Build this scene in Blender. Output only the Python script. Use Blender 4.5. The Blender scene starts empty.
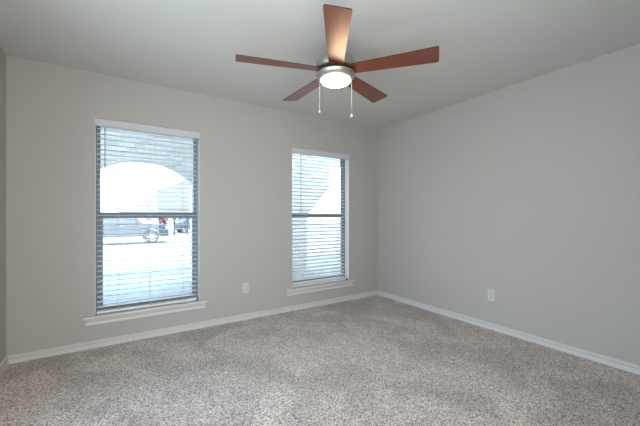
import bpy, bmesh, math, random
from mathutils import Vector, Matrix
random.seed(7)
SC = bpy.context.scene
COL = SC.collection
PI = math.pi
R = math.radians

# ------------------------------------------------------------------ camera
CAM = (-3.2327, -3.4139, 1.1727)
cd = bpy.data.cameras.new('camera')
cam = bpy.data.objects.new('camera', cd)
COL.objects.link(cam)
cam.location = CAM
cam.rotation_euler = (R(90), 0, -0.57546)
cd.sensor_width = 36.0
cd.lens = 312.4 / 640 * 36.0
cd.shift_y = -(213.0 - 215.37) / 640.0
cd.clip_start = 0.02
cd.clip_end = 500
SC.camera = cam

# ------------------------------------------------------------------ colour
SC.view_settings.view_transform = 'Standard'
SC.view_settings.look = 'None'
SC.view_settings.gamma = 1.0
SC.view_settings.use_curve_mapping = False
SC.view_settings.exposure = 0.07

# ------------------------------------------------------------------ world, sun, lights
w = bpy.data.worlds.new('sky')
SC.world = w
w.use_nodes = True
nt = w.node_tree
nt.nodes.clear()
out = nt.nodes.new('ShaderNodeOutputWorld')
bg = nt.nodes.new('ShaderNodeBackground')
tc = nt.nodes.new('ShaderNodeTexCoord')
sep = nt.nodes.new('ShaderNodeSeparateXYZ')
rp = nt.nodes.new('ShaderNodeValToRGB')
nt.links.new(tc.outputs['Generated'], sep.inputs[0])
nt.links.new(sep.outputs['Z'], rp.inputs[0])
rp.color_ramp.elements[0].position = 0.0
rp.color_ramp.elements[0].color = (0.72, 0.87, 1.0, 1)
rp.color_ramp.elements[1].position = 0.7
rp.color_ramp.elements[1].color = (0.44, 0.68, 1.0, 1)
nt.links.new(rp.outputs[0], bg.inputs[0])
bg.inputs[1].default_value = 7.2
nt.links.new(bg.outputs[0], out.inputs[0])

sd = bpy.data.lights.new('sun', 'SUN')
sd.energy = 7.5
sd.angle = R(0.6)
sd.color = (1.0, 0.95, 0.88)
sun = bpy.data.objects.new('sun', sd)
COL.objects.link(sun)
# light travels towards the street: (-0.3, 0.55, -1)
sun.rotation_euler = Vector((-0.30, 0.55, -1.0)).to_track_quat('-Z', 'Y').to_euler()

def area(name, loc, target, sx, sy, power, color):
    l = bpy.data.lights.new(name, 'AREA')
    l.shape = 'RECTANGLE'
    l.size = sx
    l.size_y = sy
    l.energy = power
    l.color = color
    o = bpy.data.objects.new(name, l)
    COL.objects.link(o)
    o.location = loc
    o.rotation_euler = (Vector(target) - Vector(loc)).to_track_quat('-Z', 'Y').to_euler()
    return o
# added fill light behind the camera, shining in through the wide opening
area('added_fill_light', (-3.15, -3.66, 1.10), (-1.3, 0.0, 1.35), 1.5, 2.05, 57, (0.97, 0.98, 0.99))

# ------------------------------------------------------------------ materials
def nodes(name):
    m = bpy.data.materials.new(name)
    m.use_nodes = True
    n = m.node_tree
    return m, n, n.nodes['Principled BSDF']

def mat(name, col, rough=0.6, metal=0.0, bump=0.0, scale=60.0, var=0.04, spec=0.5, coat=0.0):
    """plain surface with a faint procedural mottling and optional bump"""
    m, n, b = nodes(name)
    tc = n.nodes.new('ShaderNodeTexCoord')
    nz = n.nodes.new('ShaderNodeTexNoise')
    nz.inputs['Scale'].default_value = scale
    nz.inputs['Detail'].default_value = 4
    n.links.new(tc.outputs['Object'], nz.inputs['Vector'])
    mx = n.nodes.new('ShaderNodeMix')
    mx.data_type = 'RGBA'
    mx.inputs[6].default_value = tuple(c * (1 - var) for c in col) + (1,)
    mx.inputs[7].default_value = tuple(min(1, c * (1 + var)) for c in col) + (1,)
    n.links.new(nz.outputs['Fac'], mx.inputs[0])
    n.links.new(mx.outputs[2], b.inputs['Base Color'])
    b.inputs['Roughness'].default_value = rough
    b.inputs['Metallic'].default_value = metal
    b.inputs['Specular IOR Level'].default_value = spec
    b.inputs['Coat Weight'].default_value = coat
    if bump:
        bp = n.nodes.new('ShaderNodeBump')
        bp.inputs['Strength'].default_value = bump
        bp.inputs['Distance'].default_value = 0.002
        n.links.new(nz.outputs['Fac'], bp.inputs['Height'])
        n.links.new(bp.outputs[0], b.inputs['Normal'])
    return m

M = {}
M['wall'] = mat('greige_wall_paint', (0.455, 0.430, 0.398), 0.75, bump=0.25, scale=140, var=0.01, spec=0.25)
M['ceil'] = mat('ceiling_paint', (0.595, 0.585, 0.555), 0.85, bump=0.3, scale=160, var=0.01, spec=0.2)
M['trim'] = mat('white_trim_paint', (0.64, 0.625, 0.60), 0.45, var=0.01)
M['jamb'] = mat('daylit_reveal_white', (0.85, 0.85, 0.82), 0.5, var=0.01)  # whiter than the wall: daylight on the window reveals put into the colour
M['valance'] = mat('valance_grey_white', (0.57, 0.57, 0.57), 0.5, var=0.01)
M['blind'] = mat('white_blind', (0.80, 0.80, 0.78), 0.5, var=0.01)
M['cord'] = mat('blind_cord', (0.55, 0.56, 0.56), 0.7)
M['wand'] = mat('grey_wand', (0.16, 0.18, 0.19), 0.3)
M['frame'] = mat('grey_window_frame', (0.20, 0.24, 0.275), 0.5, var=0.02)
M['nickel'] = mat('brushed_nickel', (0.40, 0.38, 0.345), 0.42, metal=0.85, var=0.03, scale=30)
M['darkgap'] = mat('dark_metal', (0.06, 0.055, 0.05), 0.5)
M['plate'] = mat('white_plastic', (0.57, 0.57, 0.555), 0.4, var=0.005)
M['slot'] = mat('dark_slot', (0.03, 0.03, 0.03), 0.6)
M['chain'] = mat('bead_chain', (0.50, 0.49, 0.46), 0.5, metal=0.4)
M['knob'] = mat('white_knob', (0.85, 0.84, 0.80), 0.35)
M['concrete'] = mat('concrete', (0.27, 0.262, 0.245), 0.9, bump=0.3, scale=3, var=0.08)
M['slab'] = mat('porch_concrete', (0.37, 0.375, 0.375), 0.9, bump=0.3, scale=2.5, var=0.15)
M['asphalt'] = mat('street_surface', (0.40, 0.40, 0.39), 0.9, scale=3, var=0.08)
M['soffit'] = mat('porch_ceiling_paint', (0.80, 0.80, 0.76), 0.8, scale=4, var=0.02)
M['shingle'] = mat('roof_shingles', (0.22, 0.20, 0.18), 0.9, scale=8, var=0.2)
M['truck'] = mat('slate_blue_paint', (0.035, 0.052, 0.068), 0.35, var=0.02, coat=0.4)
M['car'] = mat('dark_blue_paint', (0.045, 0.06, 0.075), 0.35, var=0.02, coat=0.4)
M['tyre'] = mat('tyre_rubber', (0.03, 0.03, 0.035), 0.85)
M['rim'] = mat('alloy_rim', (0.6, 0.6, 0.6), 0.35, metal=0.7)
M['auto_glass'] = mat('tinted_glass', (0.10, 0.12, 0.13), 0.08, spec=0.8)
M['lamp_red'] = mat('red_lens', (0.5, 0.03, 0.02), 0.3)
M['lamp_white'] = mat('headlamp_lens', (0.85, 0.85, 0.85), 0.2)
M['bark'] = mat('bark', (0.14, 0.10, 0.07), 0.9)
M['red_leaf'] = mat('red_leaves', (0.12, 0.03, 0.03), 0.7, var=0.3, scale=12)
M['post'] = mat('painted_post', (0.04, 0.05, 0.06), 0.7)

def brick_mat(name, c1, c2, mortar):
    m, n, b = nodes(name)
    g = n.nodes.new('ShaderNodeNewGeometry')
    s = n.nodes.new('ShaderNodeSeparateXYZ')
    c = n.nodes.new('ShaderNodeCombineXYZ')
    add = n.nodes.new('ShaderNodeMath')
    add.operation = 'ADD'
    n.links.new(g.outputs['Position'], s.inputs[0])
    n.links.new(s.outputs['X'], add.inputs[0])
    n.links.new(s.outputs['Y'], add.inputs[1])
    n.links.new(add.outputs[0], c.inputs['X'])
    n.links.new(s.outputs['Z'], c.inputs['Y'])
    br = n.nodes.new('ShaderNodeTexBrick')
    br.inputs['Color1'].default_value = c1 + (1,)
    br.inputs['Color2'].default_value = c2 + (1,)
    br.inputs['Mortar'].default_value = mortar + (1,)
    br.inputs['Scale'].default_value = 1.0
    br.inputs['Brick Width'].default_value = 0.20
    br.inputs['Row Height'].default_value = 0.068
    br.inputs['Mortar Size'].default_value = 0.006
    n.links.new(c.outputs[0], br.inputs['Vector'])
    n.links.new(br.outputs['Color'], b.inputs['Base Color'])
    b.inputs['Roughness'].default_value = 0.9
    return m
M['brick'] = brick_mat('porch_brick', (0.66, 0.64, 0.62), (0.47, 0.46, 0.46), (0.72, 0.71, 0.69))
M['brick2'] = brick_mat('tan_brick', (0.48, 0.42, 0.36), (0.38, 0.33, 0.29), (0.6, 0.57, 0.53))

def carpet():
    m, n, b = nodes('flecked_carpet')
    tc = n.nodes.new('ShaderNodeTexCoord')
    L = n.links.new
    # tuft flecks
    v = n.nodes.new('ShaderNodeTexVoronoi')
    v.inputs['Scale'].default_value = 170
    L(tc.outputs['Object'], v.inputs['Vector'])
    sepc = n.nodes.new('ShaderNodeSeparateColor')
    L(v.outputs['Color'], sepc.inputs[0])
    fine = n.nodes.new('ShaderNodeTexNoise')
    fine.inputs['Scale'].default_value = 75
    fine.inputs['Detail'].default_value = 5
    L(tc.outputs['Object'], fine.inputs['Vector'])
    addf = n.nodes.new('ShaderNodeMath')
    addf.operation = 'MULTIPLY_ADD'
    addf.inputs[1].default_value = 0.55
    L(sepc.outputs[0], addf.inputs[0])
    m2 = n.nodes.new('ShaderNodeMath')
    m2.operation = 'MULTIPLY'
    m2.inputs[1].default_value = 0.5
    L(fine.outputs['Fac'], m2.inputs[0])
    L(m2.outputs[0], addf.inputs[2])
    r = n.nodes.new('ShaderNodeValToRGB')
    e = r.color_ramp.elements
    e[0].position = 0.20
    e[0].color = (0.11, 0.088, 0.074, 1)
    e[1].position = 0.78
    e[1].color = (0.84, 0.75, 0.675, 1)
    k = e.new(0.48)
    k.color = (0.49, 0.43, 0.38, 1)
    L(addf.outputs[0], r.inputs[0])
    # brushed pile patches: the nap lies in different directions
    big = n.nodes.new('ShaderNodeTexNoise')
    big.inputs['Scale'].default_value = 2.1
    big.inputs['Detail'].default_value = 3
    big.inputs['Distortion'].default_value = 0.8
    L(tc.outputs['Object'], big.inputs['Vector'])
    rr = n.nodes.new('ShaderNodeMapRange')
    rr.inputs[1].default_value = 0.42
    rr.inputs[2].default_value = 0.58
    rr.inputs[3].default_value = 0.87
    rr.inputs[4].default_value = 1.11
    L(big.outputs['Fac'], rr.inputs[0])
    mul = n.nodes.new('ShaderNodeVectorMath')
    mul.operation = 'SCALE'
    L(r.outputs[0], mul.inputs[0])
    L(rr.outputs[0], mul.inputs['Scale'])
    L(mul.outputs[0], b.inputs['Base Color'])
    b.inputs['Roughness'].default_value = 0.95
    b.inputs['Specular IOR Level'].default_value = 0.1
    b.inputs['Sheen Weight'].default_value = 0.15
    bp = n.nodes.new('ShaderNodeBump')
    bp.inputs['Strength'].default_value = 0.7
    bp.inputs['Distance'].default_value = 0.008
    L(addf.outputs[0], bp.inputs['Height'])
    L(bp.outputs[0], b.inputs['Normal'])
    return m
M['carpet'] = carpet()

def wood():
    m, n, b = nodes('cherry_blade_wood')
    L = n.links.new
    tc = n.nodes.new('ShaderNodeTexCoord')
    mp = n.nodes.new('ShaderNodeMapping')
    mp.inputs['Scale'].default_value = (2.5, 45, 10)
    L(tc.outputs['Object'], mp.inputs[0])
    nz = n.nodes.new('ShaderNodeTexNoise')
    nz.inputs['Scale'].default_value = 1.6
    nz.inputs['Detail'].default_value = 6
    nz.inputs['Distortion'].default_value = 0.6
    L(mp.outputs[0], nz.inputs['Vector'])
    r = n.nodes.new('ShaderNodeValToRGB')
    e = r.color_ramp.elements
    e[0].position = 0.3
    e[0].color = (0.07, 0.010, 0.003, 1)
    e[1].position = 0.72
    e[1].color = (0.20, 0.036, 0.010, 1)
    L(nz.outputs['Fac'], r.inputs[0])
    L(r.outputs[0], b.inputs['Base Color'])
    b.inputs['Roughness'].default_value = 0.5
    b.inputs['Specular IOR Level'].default_value = 0.0
    b.inputs['Coat Weight'].default_value = 1.0
    b.inputs['Coat Roughness'].default_value = 0.34
    b.inputs['Coat IOR'].default_value = 2.1
    return m
M['wood'] = wood()
M['wood_edge'] = mat('dark_blade_edge', (0.05, 0.018, 0.01), 0.4)

def glass():
    m, n, b = nodes('window_glass')
    n.nodes.remove(b)
    t = n.nodes.new('ShaderNodeBsdfTransparent')
    t.inputs[0].default_value = (0.95, 0.98, 0.98, 1)
    g = n.nodes.new('ShaderNodeBsdfGlossy')
    g.inputs['Roughness'].default_value = 0.02
    lw = n.nodes.new('ShaderNodeLayerWeight')      # Schlick reflectance, the same from both faces of the pane
    lw.inputs[0].default_value = 0.5
    pw = n.nodes.new('ShaderNodeMath')
    pw.operation = 'POWER'
    pw.inputs[1].default_value = 5.0
    n.links.new(lw.outputs['Facing'], pw.inputs[0])
    f = n.nodes.new('ShaderNodeMath')
    f.operation = 'MULTIPLY_ADD'
    f.inputs[1].default_value = 0.94
    f.inputs[2].default_value = 0.04
    n.links.new(pw.outputs[0], f.inputs[0])
    mx = n.nodes.new('ShaderNodeMixShader')
    n.links.new(f.outputs[0], mx.inputs[0])
    n.links.new(t.outputs[0], mx.inputs[1])
    n.links.new(g.outputs[0], mx.inputs[2])
    n.links.new(mx.outputs[0], n.nodes['Material Output'].inputs[0])
    return m
M['glass'] = glass()

def emissive(name, col, s):
    m, n, b = nodes(name)
    b.inputs['Base Color'].default_value = col + (1,)
    b.inputs['Emission Color'].default_value = col + (1,)
    b.inputs['Emission Strength'].default_value = s
    return m
M['lens'] = emissive('glowing_opal_glass', (1.0, 0.86, 0.68), 9.0)
M['hall_lamp'] = emissive('glowing_hall_glass', (1.0, 0.9, 0.75), 6.0)

# ------------------------------------------------------------------ mesh helpers
def new(name, bm, m, parent=None, smooth=False):
    me = bpy.data.meshes.new(name)
    bmesh.ops.recalc_face_normals(bm, faces=bm.faces)
    bm.to_mesh(me)
    bm.free()
    for k in (m if isinstance(m, (list, tuple)) else [m]):
        me.materials.append(k)
    if smooth:
        for p in me.polygons:
            p.use_smooth = True
        me.set_sharp_from_angle(angle=R(40))
    o = bpy.data.objects.new(name, me)
    COL.objects.link(o)
    if parent:
        o.parent = parent
    return o

def box(bm, a, b, bevel=0.0):
    a, b = Vector(a), Vector(b)
    r = bmesh.ops.create_cube(bm, size=1.0, matrix=Matrix.Translation((a + b) / 2) @ Matrix.Diagonal((abs(b.x - a.x), abs(b.y - a.y), abs(b.z - a.z), 1)))
    if bevel:
        es = list({e for v in r['verts'] for e in v.link_edges})
        bmesh.ops.bevel(bm, geom=es, offset=bevel, segments=2, affect='EDGES', profile=0.6)

def prism(bm, pts, axis, a, b):
    """polygon pts extruded along an axis ('x','y','z') from a to b"""
    def P(u, v, t):
        return {'x': (t, u, v), 'y': (u, t, v), 'z': (u, v, t)}[axis]
    va = [bm.verts.new(P(u, v, a)) for u, v in pts]
    vb = [bm.verts.new(P(u, v, b)) for u, v in pts]
    bm.faces.new(va)
    bm.faces.new(list(reversed(vb)))
    n = len(pts)
    for i in range(n):
        bm.faces.new((va[i], vb[i], vb[(i + 1) % n], va[(i + 1) % n]))

def lathe(bm, prof, seg=48, c=(0, 0, 0), axis='z'):
    rings = []
    for r, z in prof:
        ring = []
        for i in range(seg):
            t = 2 * PI * i / seg
            if axis == 'z':
                p = (c[0] + r * math.cos(t), c[1] + r * math.sin(t), c[2] + z)
            else:
                p = (c[0] + r * math.cos(t), c[1] + z, c[2] + r * math.sin(t))
            ring.append(bm.verts.new(p))
        rings.append(ring)
    for a, b in zip(rings, rings[1:]):
        for i in range(seg):
            bm.faces.new((a[i], a[(i + 1) % seg], b[(i + 1) % seg], b[i]))
    if prof[0][0] > 0:
        bm.faces.new(rings[0])
    if prof[-1][0] > 0:
        bm.faces.new(list(reversed(rings[-1])))
    bmesh.ops.remove_doubles(bm, verts=bm.verts, dist=1e-5)

def tube(bm, p0, p1, r, seg=10):
    p0, p1 = Vector(p0), Vector(p1)
    d = p1 - p0
    q = d.to_track_quat('Z', 'Y').to_matrix().to_4x4()
    bmesh.ops.create_cone(bm, cap_ends=True, segments=seg, radius1=r, radius2=r, depth=d.length,
                          matrix=Matrix.Translation((p0 + p1) / 2) @ q)

def struct(o, label=None):
    o['kind'] = 'structure'
    if label:
        o['label'] = label
    return o

def tag(o, label, cat, group=None, kind=None):
    o['label'] = label
    o['category'] = cat
    if group:
        o['group'] = group
    if kind:
        o['kind'] = kind
    return o

def empty(name, loc=(0, 0, 0), rz=0.0):
    o = bpy.data.objects.new(name, None)
    o.empty_display_size = 0.1
    COL.objects.link(o)
    o.location = loc
    o.rotation_euler = (0, 0, rz)
    return o

# ------------------------------------------------------------------ room shell
W, H, D = 3.968, 2.44, 3.50
TW = 0.20
WIN = [(-3.400, -2.512, 0.283, 2.043), (-1.430, -0.540, 0.272, 2.016)]

bm = bmesh.new()
box(bm, (-W - 0.12, -D - 2.0, -0.10), (0.12, TW, 0.0))
struct(new('floor', bm, M['carpet']), 'beige and grey flecked carpet floor')

bm = bmesh.new()
box(bm, (-W - 0.12, -D - 2.0, H), (0.12, TW, H + 0.12))
struct(new('ceiling', bm, M['ceil']), 'plain pale grey ceiling')

def wall_with_holes(name, x0, x1, y0, y1, holes, m):
    bm = bmesh.new()
    x = x0
    for a, b, z0, z1 in holes:
        box(bm, (x, y0, 0), (a, y1, H))
        if z0 > 0:
            box(bm, (a, y0, 0), (b, y1, z0))
        box(bm, (a, y0, z1), (b, y1, H))
        x = b
    box(bm, (x, y0, 0), (x1, y1, H))
    bmesh.ops.remove_doubles(bm, verts=bm.verts, dist=1e-5)
    return struct(new(name, bm, m))
wall_with_holes('wall_back', -W, 0, 0.0, TW, WIN, M['wall'])['label'] = 'greige painted wall with two windows'
DOOR = (-3.85, -2.35)
wall_with_holes('wall_front', -W, 0, -D - 0.12, -D, [(DOOR[0], DOOR[1], 0.0, 2.1)], M['wall'])
bm = bmesh.new()
box(bm, (0, -D - 2.0, 0), (0.12, TW, H))
struct(new('wall_right', bm, M['wall']), 'greige painted blank wall on the right')
SW = (-3.35, -1.55, 0.35, 2.00)      # unseen window added in the left wall to bring in fill daylight
bm = bmesh.new()
box(bm, (-W - 0.12, -D - 2.0, 0), (-W, SW[0], H))
box(bm, (-W - 0.12, SW[1], 0), (-W, TW, H))
box(bm, (-W - 0.12, SW[0], 0), (-W, SW[1], SW[2]))
box(bm, (-W - 0.12, SW[0], SW[3]), (-W, SW[1], H))
bmesh.ops.remove_doubles(bm, verts=bm.verts, dist=1e-5)
struct(new('wall_left', bm, M['wall']), 'greige painted wall on the left')
bm = bmesh.new()
for y0, y1, z0, z1 in ((SW[0], SW[0] + 0.04, SW[2], SW[3]), (SW[1] - 0.04, SW[1], SW[2], SW[3]), (SW[0] + 0.04, SW[1] - 0.04, SW[3] - 0.04, SW[3]),
                       (SW[0] + 0.04, SW[1] - 0.04, SW[2], SW[2] + 0.04), ((SW[0] + SW[1]) / 2 - 0.025, (SW[0] + SW[1]) / 2 + 0.025, SW[2] + 0.04, SW[3] - 0.04)):
    box(bm, (-W - 0.10, y0, z0), (-W - 0.05, y1, z1), 0.002)
w3 = struct(new('window_3', bm, M['frame']))
bm = bmesh.new()
box(bm, (-W - 0.078, SW[0] + 0.04, SW[2] + 0.04), (-W - 0.074, SW[1] - 0.04, SW[3] - 0.04))
new('pane', bm, M['glass'], w3)
bm = bmesh.new()
box(bm, (-W - 0.12, -D - 2.12, 0), (0.12, -D - 2.0, H))
struct(new('wall_hall', bm, M['wall']))

# baseboards: one moulded profile, depth d out of the wall, height z
BP = [(0, 0), (0.015, 0), (0.015, 0.036), (0.013, 0.038), (0.002, 0.040), (0.002, 0.047), (0.012, 0.049), (0.013, 0.055), (0.009, 0.062), (0, 0.065)]
bm = bmesh.new()
prism(bm, [(-d, z) for d, z in BP], 'x', -W, 0)
struct(new('baseboard_back', bm, M['trim']))
bm = bmesh.new()
prism(bm, [(-d, z) for d, z in BP], 'y', -D, 0)
struct(new('baseboard_right', bm, M['trim']))
bm = bmesh.new()
prism(bm, [(-W + d, z) for d, z in BP], 'y', -D, 0)
struct(new('baseboard_left', bm, M['trim']))
bm = bmesh.new()
prism(bm, [(-D + d, z) for d, z in BP], 'x', DOOR[1] + 0.06, 0)
struct(new('baseboard_front', bm, M['trim']))
# casing of the opening behind the camera
bm = bmesh.new()
for y0, y1 in ((-D, -D + 0.015),):
    box(bm, (DOOR[0] - 0.06, y0, 0), (DOOR[0], y1, 2.16), 0.003)
    box(bm, (DOOR[1], y0, 0), (DOOR[1] + 0.06, y1, 2.16), 0.003)
    box(bm, (DOOR[0], y0, 2.10), (DOOR[1], y1, 2.16), 0.003)
struct(new('trim_doorway', bm, M['trim']))

# ------------------------------------------------------------------ windows and their sills
def window(i, x0, x1, z0, z1):
    bm = bmesh.new()
    fr = 0.028
    ya, yb = 0.086, 0.150
    for a, b in (((x0, ya, z0), (x0 + fr, yb, z1)), ((x1 - fr, ya, z0), (x1, yb, z1)),
                 ((x0 + fr, ya, z1 - fr), (x1 - fr, yb, z1)), ((x0 + fr, ya, z0), (x1 - fr, yb, z0 + fr))):
        box(bm, a, b, 0.002)
    f = struct(new('window_%d' % i, bm, M['frame']))
    zm = 1.172
    # lower sash (inner track), upper sash (outer track)
    bm = bmesh.new()
    s = 0.030
    X0, X1 = x0 + fr - 0.002, x1 - fr + 0.002
    for a, b in (((X0, 0.094, z0 + fr), (X0 + s, 0.116, zm + 0.01)), ((X1 - s, 0.094, z0 + fr), (X1, 0.116, zm + 0.01)),
                 ((X0 + s, 0.094, z0 + fr), (X1 - s, 0.116, z0 + fr + 0.035)), ((X0 + s, 0.090, zm - 0.028), (X1 - s, 0.116, zm + 0.010))):
        box(bm, a, b, 0.002)
    box(bm, ((X0 + X1) / 2 - 0.03, 0.080, zm - 0.002), ((X0 + X1) / 2 + 0.03, 0.096, zm + 0.014), 0.003)
    lo = new('lower_sash', bm, M['frame'], f)
    bm = bmesh.new()
    u = 0.010
    for a, b in (((X0, 0.122, zm - 0.02), (X0 + u, 0.144, z1 - fr)), ((X1 - u, 0.122, zm - 0.02), (X1, 0.144, z1 - fr)),
                 ((X0 + u, 0.122, z1 - fr - 0.02), (X1 - u, 0.144, z1 - fr)), ((X0 + u, 0.122, zm - 0.015), (X1 - u, 0.144, zm + 0.032))):
        box(bm, a, b, 0.0015)
    up = new('upper_sash', bm, M['frame'], f)
    bm = bmesh.new()
    box(bm, (X0 + s - 0.003, 0.103, z0 + fr + 0.03), (X1 - s + 0.003, 0.107, zm - 0.025))
    new('pane', bm, M['glass'], lo)
    bm = bmesh.new()
    box(bm, (X0 + u - 0.003, 0.131, zm + 0.025), (X1 - u + 0.003, 0.135, z1 - fr - 0.015))
    new('pane', bm, M['glass'], up)

    # liners of the recess: daylight on the wall-coloured reveals put into white
    bm = bmesh.new()
    box(bm, (x0 + 0.0002, 0.004, z0 + 0.002), (x0 + 0.003, 0.086, z1 - 0.001))
    box(bm, (x1 - 0.003, 0.004, z0 + 0.002), (x1 - 0.0002, 0.086, z1 - 0.001))
    new('daylit_reveal_liner', bm, M['jamb'], f)
    # stool board with horns, moulded apron under it
    bm = bmesh.new()
    zt = z0 + 0.001
    h = 0.065
    prism(bm, [(0.086, zt - 0.022), (0.086, zt), (-0.032, zt), (-0.037, zt - 0.004), (-0.039, zt - 0.012), (-0.037, zt - 0.020), (-0.032, zt - 0.024), (0.0, zt - 0.024)], 'x', x0 + 0.001, x1 - 0.001)
    for a, b in ((x0 - h - 0.018, x0 + 0.001), (x1 - 0.001, x1 + h + 0.012)):
        prism(bm, [(0.0, zt), (-0.032, zt), (-0.037, zt - 0.004), (-0.039, zt - 0.012), (-0.037, zt - 0.020), (-0.032, zt - 0.024), (0.0, zt - 0.024)], 'x', a, b)
    sl = struct(new('trim_%d' % i, bm, M['trim']))
    bm = bmesh.new()
    za = zt - 0.024
    prism(bm, [(0, za), (-0.026, za), (-0.025, za - 0.010), (-0.017, za - 0.020), (-0.012, za - 0.034), (-0.014, za - 0.042), (-0.019, za - 0.047), (-0.018, za - 0.054), (-0.010, za - 0.058), (0, za - 0.058)], 'x', x0 - h, x1 + h - 0.006)
    new('apron', bm, M['trim'], sl)
for i, a in enumerate(WIN):
    window(i + 1, *a)

# ------------------------------------------------------------------ blinds
PITCH = 0.0460
def blind(x0, x1, z0, z1, gl, gr, tilt, wand_x, wand_z, cords, label):
    root = empty('window_blind', ((x0 + x1) / 2, 0.04, z0))
    inv = Matrix.Translation(root.location).inverted()
    tag(root, label, 'blind')
    def part(name, bm, m, parent=None):
        off = inv
        bm.transform(off)
        return new(name, bm, m, parent or root, smooth=False)
    a, b = x0 + gl, x1 - gr
    # valance with small returns
    bm = bmesh.new()
    zt = z1 - 0.004
    prism(bm, [(0.004, zt), (-0.008, zt), (-0.012, zt - 0.006), (-0.009, zt - 0.014), (-0.009, zt - 0.058), (-0.012, zt - 0.066), (-0.008, zt - 0.072), (0.004, zt - 0.072)], 'x', x0 + 0.002, x1 - 0.002)
    part('valance', bm, M['valance'])
    bm = bmesh.new()
    box(bm, (a, 0.010, z1 - 0.058), (b, 0.066, z1 - 0.012), 0.002)
    part('head_rail', bm, M['blind'])
    yc = 0.042
    zr0 = z0 + 0.006
    bm = bmesh.new()
    ct, st = math.cos(tilt), math.sin(tilt)
    rail = [(-0.026, 0.003), (-0.023, 0.0), (0.023, 0.0), (0.026, 0.003), (0.026, 0.017), (0.023, 0.020), (-0.023, 0.020), (-0.026, 0.017)]
    prism(bm, [(yc + p * ct - q * st, zr0 + 0.026 * st + p * st + q * ct) for p, q in rail], 'x', a, b)
    part('bottom_rail', bm, M['blind'])
    # slats
    bm = bmesh.new()
    z = zr0 + 0.020 + PITCH * (0.8 if tilt < 0.1 else 0.45)
    while z < z1 - 0.062:
        hw, th, crown = 0.025, 0.0028, 0.0015
        sec = []
        for u, k in ((-1, 0), (-0.5, 0.75), (0, 1), (0.5, 0.75), (1, 0)):
            sec.append((u * hw, crown * k + th / 2))
        for u, k in ((1, 0), (0.5, 0.75), (0, 1), (-0.5, 0.75), (-1, 0)):
            sec.append((u * hw, crown * k - th / 2))
        c, s = math.cos(tilt), math.sin(tilt)
        prism(bm, [(yc + p * c - q * s, z + p * s + q * c) for p, q in sec], 'x', a, b)
        z += PITCH
    part('slats', bm, M['blind'])
    for cx in cords:
        bm = bmesh.new()
        for yy in (yc - 0.0265, yc + 0.0265):
            tube(bm, (cx, yy, zr0 + 0.01), (cx, yy, z1 - 0.05), 0.0011, 6)
        tube(bm, (cx + 0.006, yc - 0.0275, zr0 + 0.01), (cx + 0.006, yc - 0.0275, z1 - 0.05), 0.0009, 6)
        part('ladder_cord', bm, M['cord'])
    bm = bmesh.new()
    tube(bm, (wand_x, 0.006, wand_z), (wand_x, 0.006, z1 - 0.07), 0.0042, 6)
    tube(bm, (wand_x, 0.006, wand_z - 0.02), (wand_x, 0.006, wand_z), 0.0062, 8)
    w_ = part('tilt_wand', bm, M['wand'])
    w_['label'] = 'dark grey tilt wand'
    # hold-down bracket at the right end of the bottom rail
    bm = bmesh.new()
    box(bm, (x1 - 0.005, 0.020, zr0 - 0.005), (x1 - 0.001, 0.060, zr0 + 0.022))
    part('hold_down_bracket', bm, M['wand'])
    return root
blind(*WIN[0], 0.014, 0.028, R(1.5), -3.326, 1.27, (-3.228, -2.967, -2.671), 'white slatted blind with slats level, over the wide left window')
blind(*WIN[1], 0.006, 0.055, R(16), -1.300, 1.22, (-1.245, -0.985, -0.72), 'white slatted blind with tilted slats, over the window near the room corner')

# ------------------------------------------------------------------ wall outlets
def outlet(loc, rz, label):
    root = empty('wall_outlet', loc, rz)     # local: plate in XZ, facing -Y
    tag(root, label, 'outlet', None)
    bm = bmesh.new()
    box(bm, (-0.037, -0.006, -0.060), (0.037, 0.0, 0.060), 0.0025)
    new('cover_plate', bm, M['plate'], root)
    for s in (-1, 1):
        bm = bmesh.new()
        prism(bm, [(0.0165 * math.cos(t) if abs(math.cos(t)) < 0.9 else 0.0165 * math.copysign(1, math.cos(t)), s * 0.0195 + 0.0145 * math.sin(t)) for t in [2 * PI * k / 24 for k in range(24)]], 'y', -0.0085, -0.005)
        rc = new('socket', bm, M['plate'], root)
        bm = bmesh.new()
        box(bm, (-0.0075, -0.0090, s * 0.0195 + 0.0005), (-0.0055, -0.0084, s * 0.0195 + 0.0085))
        box(bm, (0.0055, -0.0090, s * 0.0195 + 0.0005), (0.0075, -0.0084, s * 0.0195 + 0.0075))
        lathe(bm, [(0.0, 0), (0.0024, 0), (0.0024, 0.0006), (0.0, 0.0006)], 12, (0, -0.0090, s * 0.0195 - 0.0075), axis='y')
        new('slots', bm, M['slot'], rc)
    bm = bmesh.new()
    lathe(bm, [(0.0, 0.0), (0.0022, 0.0004), (0.003, 0.0014)], 14, (0, -0.0072, 0), axis='y')
    new('screw', bm, M['nickel'], root)
    return root
outlet((-2.020, 0, 0.355), 0, 'white power outlet on the wall between the two windows')
outlet((0, -1.676, 0.352), R(-90), 'white power outlet low on the blank right-hand wall')

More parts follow.
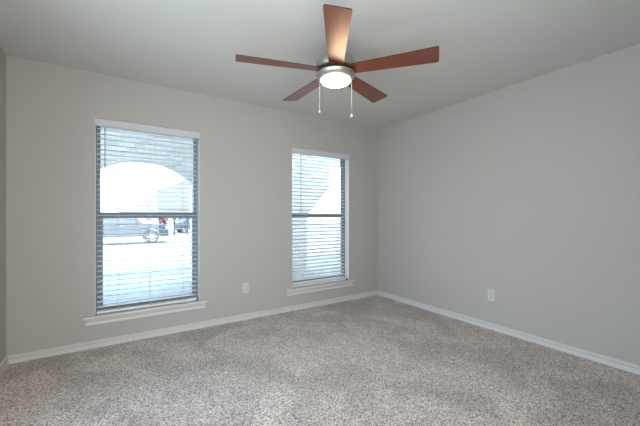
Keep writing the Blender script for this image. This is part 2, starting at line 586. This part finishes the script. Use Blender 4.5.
# ------------------------------------------------------------------ ceiling fan
FX, FY = -1.955, -1.645
fan = empty('ceiling_fan', (FX, FY, H))
tag(fan, 'five-bladed ceiling fan with cherry wood blades and a lit bowl light', 'ceiling fan')
def fpart(name, prof, m, parent=fan, seg=64):
    bm = bmesh.new()
    lathe(bm, prof, seg)
    return new(name, bm, m, parent, smooth=True)
fpart('canopy', [(0.0, 0.0), (0.066, 0.0), (0.066, -0.012), (0.060, -0.030), (0.040, -0.050), (0.016, -0.056), (0, -0.056)], M['nickel'])
fpart('downrod', [(0.0, -0.05), (0.0125, -0.05), (0.0125, -0.17), (0.0, -0.17)], M['nickel'], seg=24)
fpart('rod_collar', [(0.0, -0.125), (0.022, -0.125), (0.028, -0.145), (0.028, -0.165), (0.0, -0.165)], M['nickel'], seg=32)
fpart('motor_housing', [(0.0, -0.160), (0.060, -0.160), (0.098, -0.168), (0.125, -0.183), (0.137, -0.205), (0.140, -0.228), (0.140, -0.250), (0.136, -0.255), (0.0, -0.255)], M['nickel'])
fpart('flywheel', [(0.0, -0.2545), (0.126, -0.2545), (0.126, -0.262), (0.092, -0.263), (0.092, -0.278), (0.124, -0.279), (0.124, -0.286), (0.0, -0.286)], M['darkgap'])
lk = fpart('light_kit', [(0.0, -0.2855), (0.134, -0.2855), (0.137, -0.291), (0.134, -0.302), (0.118, -0.318), (0.108, -0.323), (0.0, -0.323)], M['nickel'])
fpart('lamp_shade', [(0.0, -0.322), (0.102, -0.322), (0.105, -0.328), (0.100, -0.338), (0.085, -0.346), (0.058, -0.352), (0.025, -0.3548), (0.0, -0.355)], M['lens'], lk)['label'] = 'glowing opal glass bowl'
for k in range(3):
    t = R(40 + 120 * k)
    bm = bmesh.new()
    tube(bm, (0.122 * math.cos(t), 0.124 * math.sin(t), -0.308), (0.137 * math.cos(t), 0.137 * math.sin(t), -0.308), 0.004, 10)
    new('thumb_screw', bm, M['darkgap'], lk)
# the bulb of the light kit
pl = bpy.data.lights.new('fan_bulb', 'AREA')
pl.shape = 'DISK'
pl.size = 0.19
pl.energy = 1.2
pl.color = (1.0, 0.70, 0.42)
po = bpy.data.objects.new('fan_bulb', pl)
COL.objects.link(po)
po.location = (FX, FY, H - 0.360)
pl2 = bpy.data.lights.new('fan_bowl_glow', 'POINT')     # the bowl also throws light sideways and up onto the blades
pl2.energy = 3.0
pl2.color = (1.0, 0.66, 0.38)
pl2.shadow_soft_size = 0.10
po2 = bpy.data.objects.new('fan_bowl_glow', pl2)
COL.objects.link(po2)
po2.location = (FX, FY, H - 0.45)

def blade_outline():
    r0, r1, w0, w1, rc = 0.105, 0.675, 0.052, 0.073, 0.016
    pts = [(r0, -w0 * 0.92), (r0 + 0.06, -w0)]
    for k in range(7):
        a = -PI / 2 + (PI / 2) * k / 6
        pts.append((r1 - rc + rc * math.cos(a), -w1 + rc + rc * math.sin(a)))
    for k in range(7):
        a = (PI / 2) * k / 6
        pts.append((r1 - rc + rc * math.cos(a), w1 - rc + rc * math.sin(a)))
    pts += [(r0 + 0.06, w0), (r0, w0 * 0.92)]
    return pts
def blade_mesh():
    bm = bmesh.new()
    prism(bm, blade_outline(), 'z', -0.003, 0.003)
    for f in bm.faces:
        if abs(f.normal.z) < 0.5:
            f.material_index = 1
    bmesh.ops.recalc_face_normals(bm, faces=bm.faces)
    for f in bm.faces:
        f.normal_update()
        f.material_index = 0 if abs(f.normal.z) > 0.5 else 1
    return bm
ZB = -0.262
PITCHB = R(-11)
b0 = new('blade', blade_mesh(), [M['wood'], M['wood_edge']], fan)
bm = bmesh.new()
prism(bm, [(0.08, -0.030), (0.155, -0.040), (0.205, -0.034), (0.215, -0.02), (0.215, 0.02), (0.205, 0.034), (0.155, 0.040), (0.08, 0.030)], 'z', 0.0031, 0.0065)
box(bm, (0.06, -0.016, 0.0031), (0.14, 0.016, 0.012), 0.002)
i0 = new('blade_bracket', bm, M['nickel'], b0)
for k in range(5):
    if k == 0:
        b, br = b0, i0
    else:
        b = b0.copy()
        COL.objects.link(b)
        b.parent = fan
        br = i0.copy()
        COL.objects.link(br)
        br.parent = b
    b.location = (0, 0, ZB)
    b.rotation_euler = (PITCHB, 0, R(91 + 72 * k))
# pull chains
def chain(px, py, ztop, zbot, kr):
    bm = bmesh.new()
    tube(bm, (px, py, ztop), (px, py, zbot), 0.0007, 6)
    z = ztop
    while z > zbot:
        bmesh.ops.create_icosphere(bm, subdivisions=1, radius=0.0015, matrix=Matrix.Translation((px, py, z)))
        z -= 0.0062
    c = new('pull_chain', bm, M['chain'], fan, smooth=True)
    bm = bmesh.new()
    lathe(bm, [(0.0, 0.0), (kr * 0.35, -0.001), (kr * 0.45, -kr * 0.8), (kr, -kr * 1.6), (kr * 0.95, -kr * 2.3), (kr * 0.5, -kr * 2.9), (0, -kr * 3.0)], 16, (px, py, zbot))
    new('pull_knob', bm, M['knob'], c, smooth=True)
rt = Vector((math.cos(-0.57546), math.sin(-0.57546), 0))
for s, zb, kr in ((-1, -0.535, 0.0055), (1, -0.560, 0.0075)):
    p = rt * (0.112 * s)
    chain(p.x, p.y, -0.312, zb, kr)

# ------------------------------------------------------------------ outdoors
ZG, ZS = -0.12, -0.50
bm = bmesh.new()
box(bm, (-30, 0.21, ZG - 0.1), (30, 4.2, ZG))
struct(new('porch_floor', bm, M['slab']), 'shaded concrete porch floor')
bm = bmesh.new()
v = [bm.verts.new(p) for p in ((-60, 4.2, ZG - 0.002), (60, 4.2, ZG - 0.002), (60, 9.0, ZG - 0.02), (-60, 9.0, ZG - 0.02), (60, 13.5, ZS), (-60, 13.5, ZS), (60, 120, ZS), (-60, 120, ZS))]
bm.faces.new((v[0], v[1], v[2], v[3]))
bm.faces.new((v[3], v[2], v[4], v[5]))
bm.faces.new((v[5], v[4], v[6], v[7]))
struct(new('driveway_ground', bm, M['concrete']), 'sunlit pale concrete ground outside')

# brick porch front with its arch, 3 m out
YF = 3.0
bm = bmesh.new()
cx, rad, zs = -2.853, 1.143, 1.010
xl, xr, ztop = -3.69, -2.02, 2.70
arch = []
for k in range(25):
    t = k / 24
    x = xl + (xr - xl) * t
    arch.append((x, zs + math.sqrt(rad * rad - (x - cx) ** 2)))
prism(bm, [(-7.0, ZG), (xl, ZG)] + arch + [(xr, ZG), (0.557, ZG), (0.557, 1.20), (0.72, 1.33), (1.196, 1.86), (1.215, 2.30), (1.30, 2.43), (2.80, 2.43), (2.80, ZG), (3.4, ZG), (3.4, ztop), (-7.0, ztop)], 'y', YF, YF + 0.22)
pf = new('porch_arcade', bm, M['brick'])
struct(pf, 'brick porch front with an arched opening')
bm = bmesh.new()
box(bm, (-7.0, 0.21, 2.62), (3.4, YF, 2.70))
struct(new('porch_ceiling', bm, M['soffit']))
# house roof
bm = bmesh.new()
prism(bm, [(YF + 0.62, 2.66), (YF + 0.62, 2.84), (-4.5, 5.9), (-12, 2.84), (-12, 2.70), (YF, 2.70), (YF + 0.22, 2.70)], 'x', -4.6, 6)
struct(new('house_roof', bm, M['shingle']))
bm = bmesh.new()
box(bm, (-7.0, 0.205, ZG), (-6.8, YF, 2.62))
struct(new('porch_end_wall', bm, M['brick']))

# --- vehicles
def wheel(parent, x, y, z, r, name='wheel'):
    bm = bmesh.new()
    lathe(bm, [(r * 0.62, -0.11), (r * 0.92, -0.12), (r, -0.09), (r, 0.09), (r * 0.92, 0.12), (r * 0.62, 0.11)], 32, (x, y, z), axis='y')
    t = new(name, bm, M['tyre'], parent, smooth=True)
    bm = bmesh.new()
    for s in (-1,):
        lathe(bm, [(0, -0.09), (r * 0.15, -0.10), (r * 0.2, -0.085)], 20, (x, y, z), axis='y')
        lathe(bm, [(r * 0.5, -0.09), (r * 0.62, -0.115), (r * 0.62, 0.1), (r * 0.5, 0.09)], 32, (x, y, z), axis='y')
        for k in range(6):
            a = k * PI / 3
            tube(bm, (x, y - 0.085, z), (x + r * 0.56 * math.cos(a), y - 0.085, z + r * 0.56 * math.sin(a)), r * 0.085, 8)
    new('rim', bm, M['rim'], t, smooth=True)

def arch_cut(xc, zc, r, n=12):
    return [(xc - r * math.cos(PI * k / n), zc + r * math.sin(PI * k / n)) for k in range(n + 1)]

def vehicle(name, loc, rz, m, label, cat, pickup=True, front=1, scale=1.0):
    """side-on body built along +x, near side at local y=0"""
    root = empty(name, loc, rz)
    root.scale = (scale,) * 3
    tag(root, label, cat)
    wd = 1.9
    if pickup:
        L_, wf, wr, r, ra = 5.6, 4.65, 1.15, 0.40, 0.50
        top = [(5.55, 0.75), (5.5, 1.02), (5.3, 1.12), (4.25, 1.20), (0.05, 1.18), (0.0, 0.60)]
        cab = [(4.20, 1.18), (3.55, 1.80), (3.2, 1.86), (2.0, 1.86), (1.80, 1.78), (1.70, 1.18)]
        wins = [[(3.98, 1.24), (3.48, 1.72), (3.02, 1.74), (3.02, 1.24)], [(2.92, 1.24), (2.92, 1.74), (2.05, 1.74), (1.93, 1.24)]]
    else:
        L_, wf, wr, r, ra = 4.6, 3.75, 0.85, 0.33, 0.40
        top = [(4.55, 0.55), (4.5, 0.78), (4.2, 0.86), (3.4, 0.95), (0.4, 0.98), (0.05, 0.92), (0.0, 0.5)]
        cab = [(3.35, 0.94), (2.7, 1.38), (2.3, 1.43), (1.6, 1.42), (1.2, 1.36), (0.55, 0.97)]
        wins = [[(3.12, 0.98), (2.62, 1.31), (2.15, 1.34), (2.15, 0.98)], [(2.07, 0.98), (2.07, 1.34), (1.35, 1.31), (0.85, 0.98)]]
    zb = 0.34 if not pickup else 0.42
    low = [(0.0, zb)] + arch_cut(wr, zb, ra) + arch_cut(wf, zb, ra) + [(L_ - 0.05, zb)]
    bm = bmesh.new()
    prism(bm, low + top, 'y', 0.0, wd)
    bmesh.ops.bevel(bm, geom=[e for e in bm.edges if abs(e.verts[0].co.y - e.verts[1].co.y) < 1e-4], offset=0.03, segments=2, affect='EDGES')
    new('body', bm, m, root, smooth=True)
    bm = bmesh.new()
    prism(bm, cab, 'y', 0.10, wd - 0.10)
    bmesh.ops.bevel(bm, geom=list(bm.edges), offset=0.03, segments=2, affect='EDGES')
    new('cab', bm, m, root, smooth=True)
    for wi in wins:
        bm = bmesh.new()
        prism(bm, wi, 'y', 0.085, 0.12)
        new('side_window', bm, M['auto_glass'], root)
    for x in (wr, wf):
        wheel(root, x, 0.13, r, r)
        wheel(root, x, wd - 0.13, r, r)
    bm = bmesh.new()
    box(bm, (L_ - 0.12, 0.03, zb), (L_ + 0.06, wd - 0.03, zb + 0.2), 0.03)
    new('front_bumper', bm, M['rim'], root)
    bm = bmesh.new()
    box(bm, (-0.08, 0.03, zb + 0.04), (0.08, wd - 0.03, zb + 0.2), 0.03)
    new('rear_bumper', bm, M['rim'], root)
    bm = bmesh.new()
    z_ = 0.88 if pickup else 0.66
    box(bm, (L_ - 0.22, -0.005, z_), (L_ - 0.03, 0.3, z_ + 0.14), 0.02)
    new('headlight', bm, M['lamp_white'], root)
    bm = bmesh.new()
    box(bm, (-0.01, -0.005, z_ - 0.05), (0.10, 0.2, z_ + 0.16), 0.01)
    new('tail_light', bm, M['lamp_red'], root)
    bm = bmesh.new()
    hx = 3.05 if pickup else 2.2
    box(bm, (hx, -0.03, zb + 0.62), (hx + 0.16, 0.01, zb + 0.65), 0.004)
    new('door_handle', bm, M['rim'], root)
    bm = bmesh.new()
    mx = cab[0][0] - 0.35
    box(bm, (mx, -0.14, cab[0][1] + 0.04), (mx + 0.10, 0.11, cab[0][1] + 0.20), 0.02)
    new('side_mirror', bm, m, root)
    return root
vehicle('pickup_truck', (-6.15, 17.6, ZS), 0, M['truck'], 'slate blue pickup truck seen side-on through the left window', 'truck')
vehicle('parked_car', (1.2, 28.0, ZS), R(4), M['car'], 'low dark blue car far behind the pickup, right side of the left window', 'car', pickup=False)

# red-leaved young tree and two posts by the far kerb
tr = empty('young_tree', (-0.25, 24.0, ZS))
tag(tr, 'young red-leaved tree past the front of the pickup', 'tree')
bm = bmesh.new()
tube(bm, (0, 0, 0), (0.03, 0, 0.9), 0.04, 8)
new('trunk', bm, M['bark'], tr)
bm = bmesh.new()
for k in range(260):
    d = Vector((random.gauss(0, 1), random.gauss(0, 1), random.gauss(0, 1))).normalized() * (random.random() ** 0.4)
    p = Vector((0.03 + d.x * 0.42, d.y * 0.42, 1.25 + d.z * 0.45))
    mt = Matrix.Translation(p) @ Matrix.Rotation(random.uniform(0, 6.28), 4, Vector((random.random(), random.random(), 1)).normalized()) @ Matrix.Diagonal((0.08, 0.045, 0.006, 1))
    bmesh.ops.create_icosphere(bm, subdivisions=1, radius=1.0, matrix=mt)
new('foliage', bm, M['red_leaf'], tr)
def mailbox(x, y, label):
    r_ = empty('mailbox', (x, y, ZS))
    tag(r_, label, 'mailbox')
    bm = bmesh.new()
    box(bm, (-0.06, -0.06, 0), (0.06, 0.06, 1.25), 0.006)
    new('post', bm, M['post'], r_)
    bm = bmesh.new()
    prism(bm, [(-0.12, 1.25), (0.12, 1.25)] + [(0.12 * math.cos(PI * k / 10), 1.42 + 0.12 * math.sin(PI * k / 10)) for k in range(11)], 'y', -0.28, 0.28)
    new('box', bm, M['post'], r_)
mailbox(0.75, 25.0, 'dark mailbox on a post just right of the red-leaved tree')
mailbox(1.85, 25.5, 'dark mailbox on a post at the right end of the far kerb')

# house across the street
def house(loc, wdt, dep, hh, rise, label):
    root = empty('house', loc)
    tag(root, label, 'house')
    bm = bmesh.new()
    box(bm, (0, 0, 0), (wdt, dep, hh))
    wl = new('wall', bm, M['brick2'], root)
    bm = bmesh.new()
    prism(bm, [(-0.5, hh - 0.1), (wdt + 0.5, hh - 0.1), (wdt * 0.5, hh + rise)], 'y', -0.5, dep + 0.5)
    new('roof', bm, M['shingle'], root)
    for x in (wdt * 0.18, wdt * 0.68):
        bm = bmesh.new()
        box(bm, (x, -0.03, 0.9), (x + 1.2, 0.02, 2.2))
        f = new('window', bm, M['trim'], root)
        bm = bmesh.new()
        box(bm, (x + 0.08, -0.04, 0.98), (x + 0.57, -0.02, 2.12))
        box(bm, (x + 0.63, -0.04, 0.98), (x + 1.12, -0.02, 2.12))
        new('pane', bm, M['auto_glass'], f)
    bm = bmesh.new()
    box(bm, (wdt * 0.45, -0.05, 0), (wdt * 0.45 + 1.0, 0.02, 2.1), 0.01)
    dr = new('door', bm, M['car'], root)
    bm = bmesh.new()
    bmesh.ops.create_icosphere(bm, subdivisions=2, radius=0.04, matrix=Matrix.Translation((wdt * 0.45 + 0.9, -0.08, 1.0)))
    new('knob', bm, M['nickel'], dr)
house((-3.0, 46, ZS), 16, 9, 2.7, 4.2, 'tan brick house with a gabled roof across the street')
